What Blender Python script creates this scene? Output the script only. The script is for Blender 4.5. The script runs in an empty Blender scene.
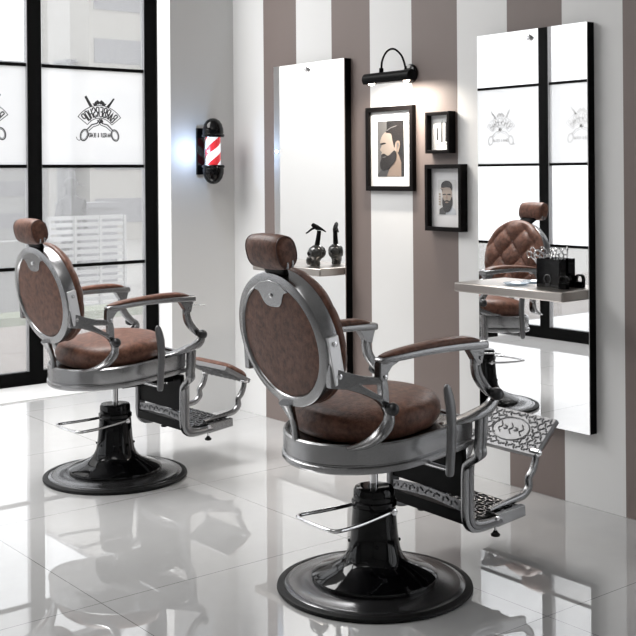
import bpy, bmesh, math, random
from math import sin, cos, pi, radians, sqrt, atan2
from mathutils import Vector, Matrix
random.seed(7)
S = bpy.context.scene
COL = S.collection

# ------------------------------------------------------------------ camera
cam_data = bpy.data.cameras.new('camera')
cam = bpy.data.objects.new('camera', cam_data)
COL.objects.link(cam)
cam.location = (0, 0, 1.39)
YAW, ROLL = 0.6705, 0.0075
cam.matrix_world = Matrix.Translation((0, 0, 1.39)) @ Matrix.Rotation(-YAW, 4, 'Z') @ Matrix.Rotation(pi/2, 4, 'X') @ Matrix.Rotation(-ROLL, 4, 'Z')
cam_data.sensor_width = 36
cam_data.lens = 36*1130.1/636
cam_data.shift_y = -144.2/636
cam_data.shift_x = 1.08/636
cam_data.clip_end = 200
S.camera = cam

# ------------------------------------------------------------------ world, lights, exposure
world = bpy.data.worlds.new('sky')
S.world = world
world.use_nodes = True
bg = world.node_tree.nodes['Background']
bg.inputs['Color'].default_value = (0.95, 0.97, 1.0, 1)
bg.inputs['Strength'].default_value = 1.6
S.view_settings.view_transform = 'Standard'
S.view_settings.look = 'None'
S.view_settings.gamma = 1
S.view_settings.use_curve_mapping = False
S.view_settings.exposure = 0.25

def light(name, kind, loc, energy, color=(1, 1, 1), target=None, **kw):
    d = bpy.data.lights.new(name, kind)
    d.energy = energy
    d.color = color
    for k, v in kw.items():
        setattr(d, k, v)
    o = bpy.data.objects.new(name, d)
    COL.objects.link(o)
    o.location = loc
    if target is not None:
        o.rotation_euler = (Vector(target)-Vector(loc)).to_track_quat('-Z', 'Y').to_euler()
    return o

light('added_back_light', 'AREA', (1.5, 5.7, 3.25), 112, (1, .99, .98), (1.6, 5.5, 0), shape='RECTANGLE', size=2.4, size_y=1.6)  # added area light, no fitting: brightens the window end of the room
light('added_front_fill', 'AREA', (1.2, 2.9, 3.25), 16, (1, .985, .97), (1.4, 3.0, 0), shape='RECTANGLE', size=1.2, size_y=1.6)  # added soft fill over the front chair and floor, no fitting
light('added_floor_spot', 'SPOT', (2.2, 5.0, 3.2), 260, (1, .99, .98), (2.9, 5.0, 0), spot_size=radians(62), spot_blend=.5, shadow_soft_size=.6)  # added spot that whitens the floor at the back

# ------------------------------------------------------------------ mesh helpers
def V(*a):
    return Vector(a)

def box(bm, x0, x1, y0, y1, z0, z1):
    vs = [bm.verts.new((x, y, z)) for x in (x0, x1) for y in (y0, y1) for z in (z0, z1)]
    for f in ((0, 1, 3, 2), (4, 6, 7, 5), (0, 4, 5, 1), (2, 3, 7, 6), (0, 2, 6, 4), (1, 5, 7, 3)):
        bm.faces.new([vs[i] for i in f])
    return vs

def loft(bm, rings, closed=True, cap=True, loop=False, mats=None):
    R = [[bm.verts.new(p) for p in r] for r in rings]
    n = len(R[0])
    pairs = list(zip(R, R[1:]))
    if loop:
        pairs.append((R[-1], R[0]))
    for k, (a, b) in enumerate(pairs):
        for i in range(n if closed else n-1):
            j = (i+1) % n
            f = bm.faces.new((a[i], a[j], b[j], b[i]))
            if mats:
                f.material_index = mats(k, i)
    if cap and not loop:
        bm.faces.new(list(reversed(R[0])))
        bm.faces.new(R[-1])
    return R

def lathe(bm, prof, cx=0, cy=0, cz=0, seg=48, axis='z', cap=True):
    rings = []
    for r, z in prof:
        ring = []
        for i in range(seg):
            a = 2*pi*i/seg
            u, v = max(r, 1e-4)*cos(a), max(r, 1e-4)*sin(a)
            ring.append({'z': (cx+u, cy+v, cz+z), 'y': (cx+u, cy+z, cz-v), 'x': (cx+z, cy+u, cz+v)}[axis])
        rings.append(ring)
    return loft(bm, rings, cap=cap)

def crom(pts, n=6):
    P = [Vector(p) for p in pts]
    if len(P) < 3:
        return P
    E = [2*P[0]-P[1]]+P+[2*P[-1]-P[-2]]
    out = []
    for i in range(1, len(E)-2):
        p0, p1, p2, p3 = E[i-1:i+3]
        for k in range(n):
            t = k/n
            out.append(.5*((2*p1)+(p2-p0)*t+(2*p0-5*p1+4*p2-p3)*t*t+(3*p1-p0-3*p2+p3)*t**3))
    out.append(P[-1])
    return out

def lerp_list(vals, m):
    if not isinstance(vals, (list, tuple)):
        return [vals]*m
    n = len(vals)-1
    out = []
    for i in range(m):
        t = i/(m-1)*n
        k = min(int(t), n-1)
        out.append(vals[k]+(vals[k+1]-vals[k])*(t-k))
    return out

def sweep(bm, pts, a, b, lat=(0, 1, 0), power=2.0, seg=12, n=6, smooth=True, loop=False):
    """tube along pts; a = half size across (in plane), b = half size along lat; power>2 squares the section"""
    P = crom(pts, n) if smooth else [Vector(p) for p in pts]
    m = len(P)
    A, B = lerp_list(a, m), lerp_list(b, m)
    lat = Vector(lat)
    rings = []
    for i, p in enumerate(P):
        if loop:
            T = P[(i+1) % m]-P[i-1]
        else:
            T = P[min(i+1, m-1)]-P[max(i-1, 0)]
        T.normalize()
        L = lat-T*lat.dot(T)
        L.normalize()
        N = T.cross(L)
        ring = []
        for k in range(seg):
            t = 2*pi*(k+.5)/seg
            c, s = cos(t), sin(t)
            e = 2/power
            ring.append(p+N*(A[i]*math.copysign(abs(c)**e, c))+L*(B[i]*math.copysign(abs(s)**e, s)))
        rings.append(ring)
    loft(bm, rings, loop=loop)

def prism(bm, outer, a, b, axis='y', holes=()):
    """flat outline with holes, given thickness from a to b along axis"""
    def P(u, v, w):
        return {'y': (u, w, v), 'x': (w, u, v), 'z': (u, v, w)}[axis]
    edges = []
    nv = []
    for lp in [outer]+list(holes):
        vs = [bm.verts.new(P(u, v, a)) for u, v in lp]
        nv += vs
        for i in range(len(vs)):
            edges.append(bm.edges.new((vs[i], vs[(i+1) % len(vs)])))
    if holes:
        g = bmesh.ops.triangle_fill(bm, edges=edges, use_beauty=True, use_dissolve=False)
        faces = [f for f in g['geom'] if isinstance(f, bmesh.types.BMFace)]
    else:
        faces = [bm.faces.new(nv)]
    ex = bmesh.ops.extrude_face_region(bm, geom=faces)
    d = Vector(P(0, 0, b-a))
    bmesh.ops.translate(bm, vec=d, verts=[v for v in ex['geom'] if isinstance(v, bmesh.types.BMVert)])

def ball(bm, c, r, seg=16, sx=1, sy=1, sz=1):
    rings = []
    m = seg//2
    for i in range(m+1):
        t = pi*i/m
        rr = max(sin(t), 1e-3)
        rings.append([(c[0]+r*sx*rr*cos(2*pi*k/seg), c[1]+r*sy*rr*sin(2*pi*k/seg), c[2]-r*sz*cos(t)) for k in range(seg)])
    loft(bm, rings)

def obj(name, bm, mat, parent=None, smooth=38, bevel=0, bseg=2, clean=True):
    if clean:
        bmesh.ops.recalc_face_normals(bm, faces=bm.faces[:])
    me = bpy.data.meshes.new(name)
    bm.to_mesh(me)
    bm.free()
    for m in (mat if isinstance(mat, (list, tuple)) else [mat]):
        me.materials.append(m)
    if smooth:
        me.polygons.foreach_set('use_smooth', [True]*len(me.polygons))
        me.set_sharp_from_angle(angle=radians(smooth))
    o = bpy.data.objects.new(name, me)
    COL.objects.link(o)
    if parent is not None:
        o.parent = parent
    if bevel:
        md = o.modifiers.new('bevel', 'BEVEL')
        md.width = bevel
        md.segments = bseg
        md.limit_method = 'ANGLE'
        md.angle_limit = radians(40)
        if smooth:
            md.harden_normals = False
    return o

def tag(o, label, cat, group=None):
    o['label'] = label
    o['category'] = cat
    if group:
        o['group'] = group
    return o

def thing(name, label, cat, loc=(0, 0, 0), rz=0, group=None):
    o = bpy.data.objects.new(name, None)
    o.empty_display_size = .05
    COL.objects.link(o)
    o.location = loc
    o.rotation_euler = (0, 0, rz)
    return tag(o, label, cat, group)

def struct(name, bm, mat, parent=None, **kw):
    kw.setdefault('smooth', 0)
    o = obj(name, bm, mat, parent, **kw)
    if parent is None:
        o['kind'] = 'structure'
    return o

def BM():
    return bmesh.new()

# ------------------------------------------------------------------ materials
def mat(name, color, rough=.5, metal=0.0, noise=None, bump=None, emit=None, emit_col=None, spec=None, coat=0, mapping='Object', ior=None):
    m = bpy.data.materials.new(name)
    m.use_nodes = True
    nt = m.node_tree
    p = nt.nodes['Principled BSDF']
    p.inputs['Base Color'].default_value = (*color, 1)
    p.inputs['Roughness'].default_value = rough
    p.inputs['Metallic'].default_value = metal
    if spec is not None:
        p.inputs['Specular IOR Level'].default_value = spec
    if ior:
        p.inputs['IOR'].default_value = ior
    if coat:
        p.inputs['Coat Weight'].default_value = coat
        p.inputs['Coat Roughness'].default_value = .05
    tc = nt.nodes.new('ShaderNodeTexCoord')
    if noise:  # (scale, dark colour, light colour, low, high)
        n = nt.nodes.new('ShaderNodeTexNoise')
        n.inputs['Scale'].default_value = noise[0]
        n.inputs['Detail'].default_value = 6
        n.inputs['Roughness'].default_value = .65
        r = nt.nodes.new('ShaderNodeValToRGB')
        r.color_ramp.elements[0].position = noise[3]
        r.color_ramp.elements[1].position = noise[4]
        r.color_ramp.elements[0].color = (*noise[1], 1)
        r.color_ramp.elements[1].color = (*noise[2], 1)
        nt.links.new(tc.outputs[mapping], n.inputs['Vector'])
        nt.links.new(n.outputs['Fac'], r.inputs['Fac'])
        nt.links.new(r.outputs['Color'], p.inputs['Base Color'])
    if bump:   # (scale, strength, distance)
        n2 = nt.nodes.new('ShaderNodeTexNoise')
        n2.inputs['Scale'].default_value = bump[0]
        n2.inputs['Detail'].default_value = 3
        b = nt.nodes.new('ShaderNodeBump')
        b.inputs['Strength'].default_value = bump[1]
        b.inputs['Distance'].default_value = bump[2]
        nt.links.new(tc.outputs[mapping], n2.inputs['Vector'])
        nt.links.new(n2.outputs['Fac'], b.inputs['Height'])
        nt.links.new(b.outputs['Normal'], p.inputs['Normal'])
    if emit:
        p.inputs['Emission Color'].default_value = (*(emit_col or color), 1)
        p.inputs['Emission Strength'].default_value = emit
    return m

def glass_mat(name, parts):
    """mix of transparent / translucent / diffuse / glossy, as pairs (kind, colour, weight)"""
    m = bpy.data.materials.new(name)
    m.use_nodes = True
    nt = m.node_tree
    nt.nodes.remove(nt.nodes['Principled BSDF'])
    out = nt.nodes['Material Output']
    acc = None
    total = 0
    for kind, colr, w in parts:
        n = nt.nodes.new('ShaderNodeBsdf'+kind)
        n.inputs['Color'].default_value = (*colr, 1)
        if kind == 'Glossy':
            n.inputs['Roughness'].default_value = .02
        total += w
        if acc is None:
            acc = n.outputs[0]
        else:
            mx = nt.nodes.new('ShaderNodeMixShader')
            mx.inputs[0].default_value = w/total
            nt.links.new(acc, mx.inputs[1])
            nt.links.new(n.outputs[0], mx.inputs[2])
            acc = mx.outputs[0]
    nt.links.new(acc, out.inputs['Surface'])
    return m

M = {}
M['leather'] = mat('brown_leather', (.11, .055, .04), .42, noise=(42, (.064, .026, .016), (.175, .078, .050), .35, .68), bump=(170, .45, .003), spec=.32)
M['leather_seam'] = mat('brown_leather_piping', (.07, .03, .022), .45)
M['button'] = mat('brown_button', (.09, .04, .03), .35)
M['silver'] = mat('hammered_silver', (.31, .31, .315), .25, 1.0, bump=(420, .3, .001), noise=(300, (.27, .27, .275), (.35, .35, .355), .35, .65))
M['silver_dark'] = mat('aged_and_shaded_silver', (.20, .20, .205), .32, .95, bump=(300, .3, .001))
M['cast'] = mat('cast_grey_metal', (.26, .26, .265), .5, .9, bump=(300, .3, .001))
M['highlit'] = mat('highlit_steel', (.78, .78, .79), .3, 1.0)  # brightened metal: highlight on the clamp bars put into the colour
M['knob'] = mat('dark_steel_knob', (.06, .06, .062), .3, .9)
M['chrome'] = mat('polished_chrome', (.75, .75, .76), .1, 1.0)
M['black_gloss'] = mat('black_gloss_enamel', (.003, .003, .0035), .06, 0, spec=.3)
M['black'] = mat('black_paint', (.003, .003, .0033), .4, spec=.06)
M['rubber'] = mat('black_rubber', (.006, .006, .006), .5, spec=.2)
M['disc'] = mat('grey_metallic_disc', (.16, .16, .165), .2, .9)
M['white_wall'] = mat('white_wall_paint', (.69, .69, .685), .6, bump=(60, .03, .001))
M['frame_black'] = mat('black_window_frame', (.003, .003, .003), .5, spec=.05)
M['sheen'] = mat('grey_mullion_sheen', (.35, .35, .36), .35, .6)
M['glass'] = glass_mat('hazy_window_glass', [('Transparent', (1, 1, 1), .78), ('Translucent', (.95, .95, .95), .14), ('Glossy', (1, 1, 1), .06)])
M['frosted'] = glass_mat('frosted_window_film', [('Transparent', (1, 1, 1), .40), ('Translucent', (.98, .98, .98), .54), ('Glossy', (1, 1, 1), .06)])
M['decal_grey'] = mat('grey_decal_vinyl', (.42, .42, .42), .6)
M['decal'] = mat('black_decal_vinyl', (.012, .012, .013), .5)
M['mirror'] = mat('mirror_silvering', (.97, .97, .97), .0, 1.0)
M['steel'] = mat('brushed_steel', (.42, .39, .365), .3, 1.0, bump=(120, .12, .001))
M['frame_wood'] = mat('black_picture_frame', (.005, .004, .004), .4, spec=.07)
M['paper'] = mat('white_mount_board', (.82, .82, .81), .7)
M['grey_board'] = mat('grey_mount_board', (.55, .55, .56), .7)

def stripes_mat():
    m = mat('striped_wall_paint', (.7, .7, .7), .55, bump=(60, .03, .001))
    nt = m.node_tree
    p = nt.nodes['Principled BSDF']
    tc = nt.nodes.new('ShaderNodeTexCoord')
    sp = nt.nodes.new('ShaderNodeSeparateXYZ')
    nt.links.new(tc.outputs['Object'], sp.inputs[0])
    def math(op, a, b):
        n = nt.nodes.new('ShaderNodeMath')
        n.operation = op
        for i, q in enumerate((a, b)):
            if isinstance(q, float):
                n.inputs[i].default_value = q
            elif q is not None:
                nt.links.new(q, n.inputs[i])
        return n.outputs[0]
    t = math('SUBTRACT', 5.5705, sp.outputs['Y'])
    t = math('DIVIDE', t, .6172)
    t = math('FRACT', math('ADD', t, 20.0), None)
    g = math('GREATER_THAN', t, .5)
    mx = nt.nodes.new('ShaderNodeMix')
    mx.data_type = 'RGBA'
    mx.inputs[6].default_value = (.69, .69, .685, 1)
    mx.inputs[7].default_value = (.172, .137, .125, 1)
    nt.links.new(g, mx.inputs[0])
    nt.links.new(mx.outputs[2], p.inputs['Base Color'])
    return m
M['stripes'] = stripes_mat()

def floor_mat():
    m = mat('polished_white_tile', (.6, .6, .6), .012, ior=3.1, noise=(1.3, (.46, .46, .46), (.52, .52, .517), .3, .7))
    nt = m.node_tree
    p = nt.nodes['Principled BSDF']
    ramp = p.inputs['Base Color'].links[0].from_socket
    tc = nt.nodes.new('ShaderNodeTexCoord')
    br = nt.nodes.new('ShaderNodeTexBrick')
    br.offset = 0
    br.inputs['Scale'].default_value = 1
    br.inputs['Brick Width'].default_value = 1.03
    br.inputs['Row Height'].default_value = .99
    br.inputs['Mortar Size'].default_value = .0014
    br.inputs['Mortar Smooth'].default_value = 0
    mp = nt.nodes.new('ShaderNodeMapping')
    mp.inputs['Location'].default_value = (-1.725+1.03*4, -3.32+.99*6, 0)
    nt.links.new(tc.outputs['Object'], mp.inputs[0])
    nt.links.new(mp.outputs[0], br.inputs['Vector'])
    mx = nt.nodes.new('ShaderNodeMix')
    mx.data_type = 'RGBA'
    mx.inputs[7].default_value = (.16, .16, .16, 1)
    nt.links.new(br.outputs['Fac'], mx.inputs[0])
    nt.links.new(ramp, mx.inputs[6])
    nt.links.new(mx.outputs[2], p.inputs['Base Color'])
    return m
M['floor'] = floor_mat()

# ------------------------------------------------------------------ the room
XW, YW, XL = 3.789, 7.04, .13      # right wall, window wall, left window wall
YP = 5.5705                        # pier face
bm = BM(); box(bm, -3.2, 4.6, -2.6, 7.10, -.2, 0)
struct('floor', bm, M['floor'])
bm = BM(); box(bm, XW, XW+.15, 2.1, YP, 0, 3.3); box(bm, XW, XW+.15, -2.6, -.6, 0, 3.3); box(bm, XW, XW+.15, -.6, 2.1, 2.75, 3.3)
struct('wall_right', bm, M['stripes'])
bm = BM(); box(bm, 3.355, XW+.15, YP, YP+.14, 0, 3.3)
struct('wall_pier', bm, M['white_wall'])
bm = BM(); box(bm, 4.135, 4.35, YP+.14, 7.1, 0, 3.3)
struct('wall_recess', bm, M['white_wall'])
bm = BM(); box(bm, 1.30, 2.43, YW, YW+.12, 0, 3.3)
struct('wall_back', bm, M['white_wall'])
bm = BM(); box(bm, -3.2, -3.05, -2.6, 4.4, 0, 3.3); box(bm, -3.05, .07, 4.4, 4.5, 0, 3.3)
struct('wall_left', bm, M['white_wall'])
bm = BM(); box(bm, -3.2, 4.0, -2.75, -2.6, 0, 3.3)
struct('wall_front', bm, M['white_wall'])
bm = BM(); box(bm, -3.2, 4.6, -2.6, 7.15, 3.3, 3.4)
struct('ceiling', bm, M['white_wall'])
bm = BM(); box(bm, .2, 3.355, 6.58, YW-.005, 0, .008); box(bm, 3.355, 4.13, 6.58, YW-.005, 0, .008)
struct('trim_1', bm, M['white_wall'])

# ------------------------------------------------------------------ barbershop emblem (built in the plane u to the right, v up)
O_ = [(.2, 0), (.8, 0), (1, .2), (1, .8), (.8, 1), (.2, 1), (0, .8), (0, .2), (.2, 0)]
P_ = [(0, 0), (0, 1), (.75, 1), (1, .85), (1, .6), (.75, .47), (0, .47)]
GLYPH = {
    'A': [[(0, 0), (.5, 1), (1, 0)], [(.2, .36), (.8, .36)]],
    'B': [[(0, 0), (0, 1), (.7, 1), (.92, .88), (.92, .66), (.7, .52), (0, .52)], [(.7, .52), (1, .4), (1, .12), (.75, 0), (0, 0)]],
    'C': [[(1, .75), (1, .82), (.8, 1), (.2, 1), (0, .8), (0, .2), (.2, 0), (.8, 0), (1, .2), (1, .27)]],
    'D': [[(0, 0), (0, 1), (.65, 1), (1, .75), (1, .25), (.65, 0), (0, 0)]],
    'E': [[(1, 0), (0, 0), (0, 1), (1, 1)], [(0, .52), (.85, .52)]],
    'H': [[(0, 0), (0, 1)], [(1, 0), (1, 1)], [(0, .5), (1, .5)]],
    'I': [[(.5, 0), (.5, 1)]],
    'O': [O_], 'P': [P_], 'R': [P_, [(.45, .47), (1, 0)]],
    'S': [[(1, .75), (1, .82), (.8, 1), (.2, 1), (0, .82), (0, .66), (.2, .54), (.8, .46), (1, .34), (1, .18), (.8, 0), (.2, 0), (0, .18), (0, .25)]],
    'T': [[(0, 1), (1, 1)], [(.5, 0), (.5, 1)]],
    'U': [[(0, 1), (0, .2), (.2, 0), (.8, 0), (1, .2), (1, 1)]],
    '&': [[(1, 0), (.2, .75), (.25, .95), (.5, 1), (.7, .9), (.65, .7), (.1, .35), (.05, .15), (.25, 0), (.6, .05), (1, .45)]],
}
def text_mesh(bm, s, w, h, stroke, place):
    """stroked capitals; place(k) -> function mapping (u, v) of the letter to the emblem plane"""
    for k, ch in enumerate(s):
        f = place(k)
        for ln in GLYPH.get(ch, []):
            pts = []
            for a, b in zip(ln, ln[1:]):
                for q in range(2):
                    t = q/2
                    pts.append(f((a[0]+(b[0]-a[0])*t-.5)*w, (a[1]+(b[1]-a[1])*t)*h))
            pts.append(f((ln[-1][0]-.5)*w, ln[-1][1]*h))
            flat_line(bm, pts, stroke)

def flat_line(bm, pts, w, closed=False):
    P = [Vector((*p, 0)) for p in pts]
    n = len(P)
    L = []
    for i in range(n):
        a = P[i-1] if (i or closed) else P[0]
        b = P[(i+1) % n] if (i < n-1 or closed) else P[-1]
        t = (b-a).normalized()
        nn = Vector((-t.y, t.x, 0))
        ww = w[i] if isinstance(w, (list, tuple)) else w
        L.append((bm.verts.new(P[i]+nn*ww/2), bm.verts.new(P[i]-nn*ww/2)))
    for i in range(n if closed else n-1):
        a, b = L[i], L[(i+1) % n]
        bm.faces.new((a[0], b[0], b[1], a[1]))

def ell(cx, cy, a, b, rot=0, n=28, t0=0, t1=2*pi, end=False):
    out = []
    for i in range(n+(1 if end else 0)):
        t = t0+(t1-t0)*i/n
        u, v = a*cos(t), b*sin(t)
        out.append((cx+u*cos(rot)-v*sin(rot), cy+u*sin(rot)+v*cos(rot)))
    return out

def emblem_mesh():
    """unmirrored emblem about .34 wide and .32 high centred on 0,0"""
    bm = BM()
    lw = .009
    # crossed scissors: finger rings below, blades above, arched banner across
    for s in (-1, 1):
        flat_line(bm, ell(s*.118, -.107, .028, .040, s*.35), lw, True)
        flat_line(bm, ell(s*.118, -.107, .020, .031, s*.35), .004, True)
        flat_line(bm, [(s*.098, -.07), (s*.06, -.035), (s*.02, -.025), (s*.0, .005)], lw)
        flat_line(bm, [(s*.085, -.078), (s*.05, -.05), (s*.01, -.037), (-s*.02, .0)], .006)
    flat_line(bm, [(.143, -.135), (.157, -.145), (.172, -.135), (.178, -.12)], .005)
    # comb / razor ends above the banner
    q = [(.10, .165), (.115, .155), (.075, .085), (.055, .095)]
    bm.faces.new([bm.verts.new((*p, 0)) for p in q])
    flat_line(bm, [(-.115, .15), (-.06, .085)], [.008, .022])
    flat_line(bm, [(-.108, .152), (-.05, .082)], .003)
    # drop below banner
    bm.faces.new([bm.verts.new((*p, 0)) for p in [(-.03, -.015), (-.012, -.025), (.008, -.02), (-.005, .0), (-.018, .01)]])
    # moustache
    for s in (-1, 1):
        flat_line(bm, [(0, .112), (s*.014, .122), (s*.028, .112), (s*.042, .104), (s*.052, .112)], [.018, .03, .026, .014, .005])
    # banner
    R0, R1, cy = .116, .204, -.105
    flat_line(bm, ell(0, cy, R0, R0, 0, 24, radians(38), radians(142), True), .0055)
    flat_line(bm, ell(0, cy, R1, R1, 0, 24, radians(36), radians(144), True), .0055)
    for a in (37, 143):
        a = radians(a)
        flat_line(bm, [(R0*cos(a), cy+R0*sin(a)), (R1*cos(a), cy+R1*sin(a))], .0055)
    word = 'BARBERSHOP'
    def arc(k):
        a = radians(134-(134-46)*k/(len(word)-1))
        def f(u, v):
            r = R0+.010+v
            t = a-u/(.5*(R0+R1))
            return r*cos(t), cy+r*sin(t)
        return f
    text_mesh(bm, word, .0185, .066, .0095, arc)
    line = 'HAIRCUT & BEARD'
    text_mesh(bm, line, .0085, .028, .0046, lambda k: (lambda u, v: (-.079+.158*k/(len(line)-1)+u, -.121+v)))
    return bm

# ------------------------------------------------------------------ window walls
ZT = (.777, 1.454, 2.127, 2.86)
EMB = None
def window_bay(idx, p0, p1, axis, lead, logo_at):
    """one bay of the black steel glazing; p0..p1 run between mullion centres.
    axis 'x': bay lies in the plane y = YW, room on the -y side; axis 'y': plane x = XL, room on the +x side"""
    global EMB
    mw, md = .048, .055
    def B(bm, s0, s1, d0, d1, z0, z1):
        if axis == 'x':
            box(bm, s0, s1, YW+d0, YW+d1, z0, z1)
        else:
            box(bm, XL-d1, XL-d0, s0, s1, z0, z1)
    bm = BM()
    B(bm, p1-mw, p1+mw, 0, md, 0, 3.3)
    if lead:
        B(bm, p0-mw, p0+mw, 0, md, 0, 3.3)
    B(bm, p0+mw, p1-mw, 0, md, 0, .095)
    for z in ZT[:3]:
        B(bm, p0+mw, p1-mw, .015, .04, z-.011, z+.011)
    B(bm, p0+mw, p1-mw, 0, md, ZT[3]-.04, ZT[3]+.04)
    B(bm, p0+mw, p1-mw, 0, md, 3.22, 3.3)
    fr = struct('window_%d' % idx, bm, M['frame_black'])
    bm = BM()
    for s in (p0+mw, p1-mw-.004):
        B(bm, s, s+.004, .006, md-.004, .095, ZT[3]-.04)
    struct('mullion_sheen', bm, M['sheen'], fr)  # grey strips: reflected brightness on the mullion sides put into colour
    zs = [.095]+[z for z in ZT]
    for k in range(4):
        z0, z1 = zs[k]+(.011 if k else 0), zs[k+1]-(.011 if k < 3 else .04)
        bm = BM()
        B(bm, p0+mw+.004, p1-mw-.004, .024, .030, z0, z1)
        fz = k == 2
        struct('frosted_pane' if fz else 'glass_pane', bm, M['frosted'] if fz else M['glass'], fr)
    bm = BM()
    B(bm, p0+mw+.004, p1-mw-.004, .024, .030, ZT[3]+.04, 3.22)
    struct('glass_pane', bm, M['glass'], fr)
    # emblem on the outer face of the film: reads mirrored from inside
    if EMB is None:
        o = struct('barbershop_emblem', emblem_mesh(), M['decal'], fr, clean=False)
        EMB = o
    else:
        o = EMB.copy()
        COL.objects.link(o)
        o.parent = fr
        if axis == 'y':
            o.data = EMB.data.copy()
            o.data.materials[0] = M['decal_grey']
    if axis == 'x':   # u -> -x, v -> z
        o.matrix_local = Matrix(((-1, 0, 0, logo_at), (0, 0, 1, YW+.0225), (0, 1, 0, 1.775), (0, 0, 0, 1)))
    else:             # room looks along -x: right of the viewer is -y... mirrored: u -> -(viewer right)
        o.matrix_local = Matrix(((0, 0, -1, XL-.0225), (-1, 0, 0, logo_at), (0, 1, 0, 1.775), (0, 0, 0, 1)))
    return fr

window_bay(1, 3.197, 4.08, 'x', False, 3.685)
window_bay(2, 2.478, 3.197, 'x', True, 2.855)
window_bay(3, 6.225, 7.085, 'y', False, 6.72)
window_bay(4, 5.34, 6.225, 'y', False, 5.84)
window_bay(5, 4.50, 5.34, 'y', True, 4.92)
window_bay(6, .18, 1.25, 'x', True, .72)

bm = BM()
for y in (-.6, .30, 1.20, 2.02):
    box(bm, XW+.05, XW+.11, y, y+.08, 0, 2.75)
for z in (0, 2.67):
    box(bm, XW+.05, XW+.11, -.6, 2.1, z, z+.08)
fr7 = struct('window_7', bm, M['frame_black'])  # added out of view to throw daylight on the chairs from the right
for y0, y1 in ((-.52, .30), (.38, 1.20), (1.28, 2.02)):
    bm = BM(); box(bm, XW+.075, XW+.081, y0, y1, .08, 2.67)
    struct('glass_pane', bm, M['glass'], fr7)

# ------------------------------------------------------------------ outside the glass
M['terrace'] = mat('tan_terrace_stone', (.3, .26, .23), .8, noise=(3, (.22, .19, .17), (.28, .245, .22), .3, .7))
M['yard'] = mat('pale_yard', (.33, .32, .3), .9)
M['pale_block'] = mat('pale_rendered_wall', (.27, .27, .265), .8)
M['warm_block'] = mat('warm_pale_wall', (.36, .345, .315), .8)
M['grey_block'] = mat('grey_pale_wall', (.2, .2, .21), .8)
M['louvre'] = mat('white_louvre', (.42, .42, .42), .7)
M['hedge'] = mat('dull_green_hedge', (.22, .25, .17), .9, noise=(14, (.16, .19, .12), (.3, .32, .24), .3, .7))
bm = BM(); box(bm, -8, 12, 7.16, 10.0, -.2, -.01)
struct('floor_terrace', bm, M['terrace'])
bm = BM(); box(bm, 4.6, 16, -8, 7.1, -.3, -.02)
struct('ground_street', bm, M['yard'])
bm = BM(); box(bm, -14, -.0, -6, 7.16, -.3, -.21)
struct('ground_side', bm, M['yard'])
bm = BM(); box(bm, -14, 34, 10.0, 44, -.9, -.42)
struct('ground_yard', bm, M['yard'])
def block(label, x0, x1, y0, y1, z1, m, bands=0, name='building', cat='building'):
    t = thing(name, label, cat, ((x0+x1)/2, (y0+y1)/2, -.42))
    cx, cy = (x0+x1)/2, (y0+y1)/2
    bm = BM(); box(bm, x0-cx, x1-cx, y0-cy, y1-cy, 0, z1+.42)
    obj('wall', bm, m, t, smooth=0)
    bm = BM(); box(bm, x0-cx-.06, x1-cx+.06, y0-cy-.06, y1-cy+.06, z1+.42, z1+.5)
    obj('roof', bm, M['grey_block'], t, smooth=0)
    if bands:
        for k in range(bands):
            z = .5+k*(z1-.2)/bands
            bm = BM(); box(bm, x0-cx+.15, x1-cx-.15, y0-cy-.03, y0-cy, z, z+(z1)/bands*.45)
            obj('window_band', bm, M['grey_block'], t, smooth=0)
    return t
block('tall warm white block at the right of the view through the glass', 14.3, 17.5, 28, 31, 9.0, M['warm_block'], 6)
block('grey slender tower behind the white louvred screen outside', 13.9, 14.12, 28.5, 29.2, 4.5, M['grey_block'], 0, 'tower', 'tower')
block('broad pale block at the far left of the view outside', 9.2, 12.6, 27, 30, 4.2, M['pale_block'], 5)
block('low grey box-shaped hut above the louvred screen outside', 8.05, 8.75, 16.2, 16.8, .88, M['grey_block'], 0, 'rooftop_hut', 'hut')
t = thing('louvre_screen', 'white horizontal louvre screen standing outside the window beyond the terrace', 'screen', (6.6, 13, -.42))
bm = BM()
for k in range(15):
    box(bm, -.52, .5, -.015, .015, .05+k*.086, .10+k*.086)
obj('louvre_panel', bm, M['louvre'], t, smooth=0)
for k in range(4):
    bm = BM(); x = -.54+k*.35
    box(bm, x, x+.03, -.03, .03, 0, 1.30)
    obj('post', bm, M['louvre'], t, smooth=0)
bm = BM(); box(bm, 4.6, 5.95, 12.6, 12.9, -.42, .62)
tag(obj('garden_wall', bm, M['pale_block'], None, smooth=0), 'pale low wall outside, left of the louvre screen', 'wall')
bm = BM(); box(bm, 3.2, 7.6, 10.3, 10.75, -.42, .03)
obj_h = obj('hedge', bm, M['hedge'], None, smooth=0)
tag(obj_h, 'low dull green hedge along the far edge of the tan terrace', 'hedge')
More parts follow.
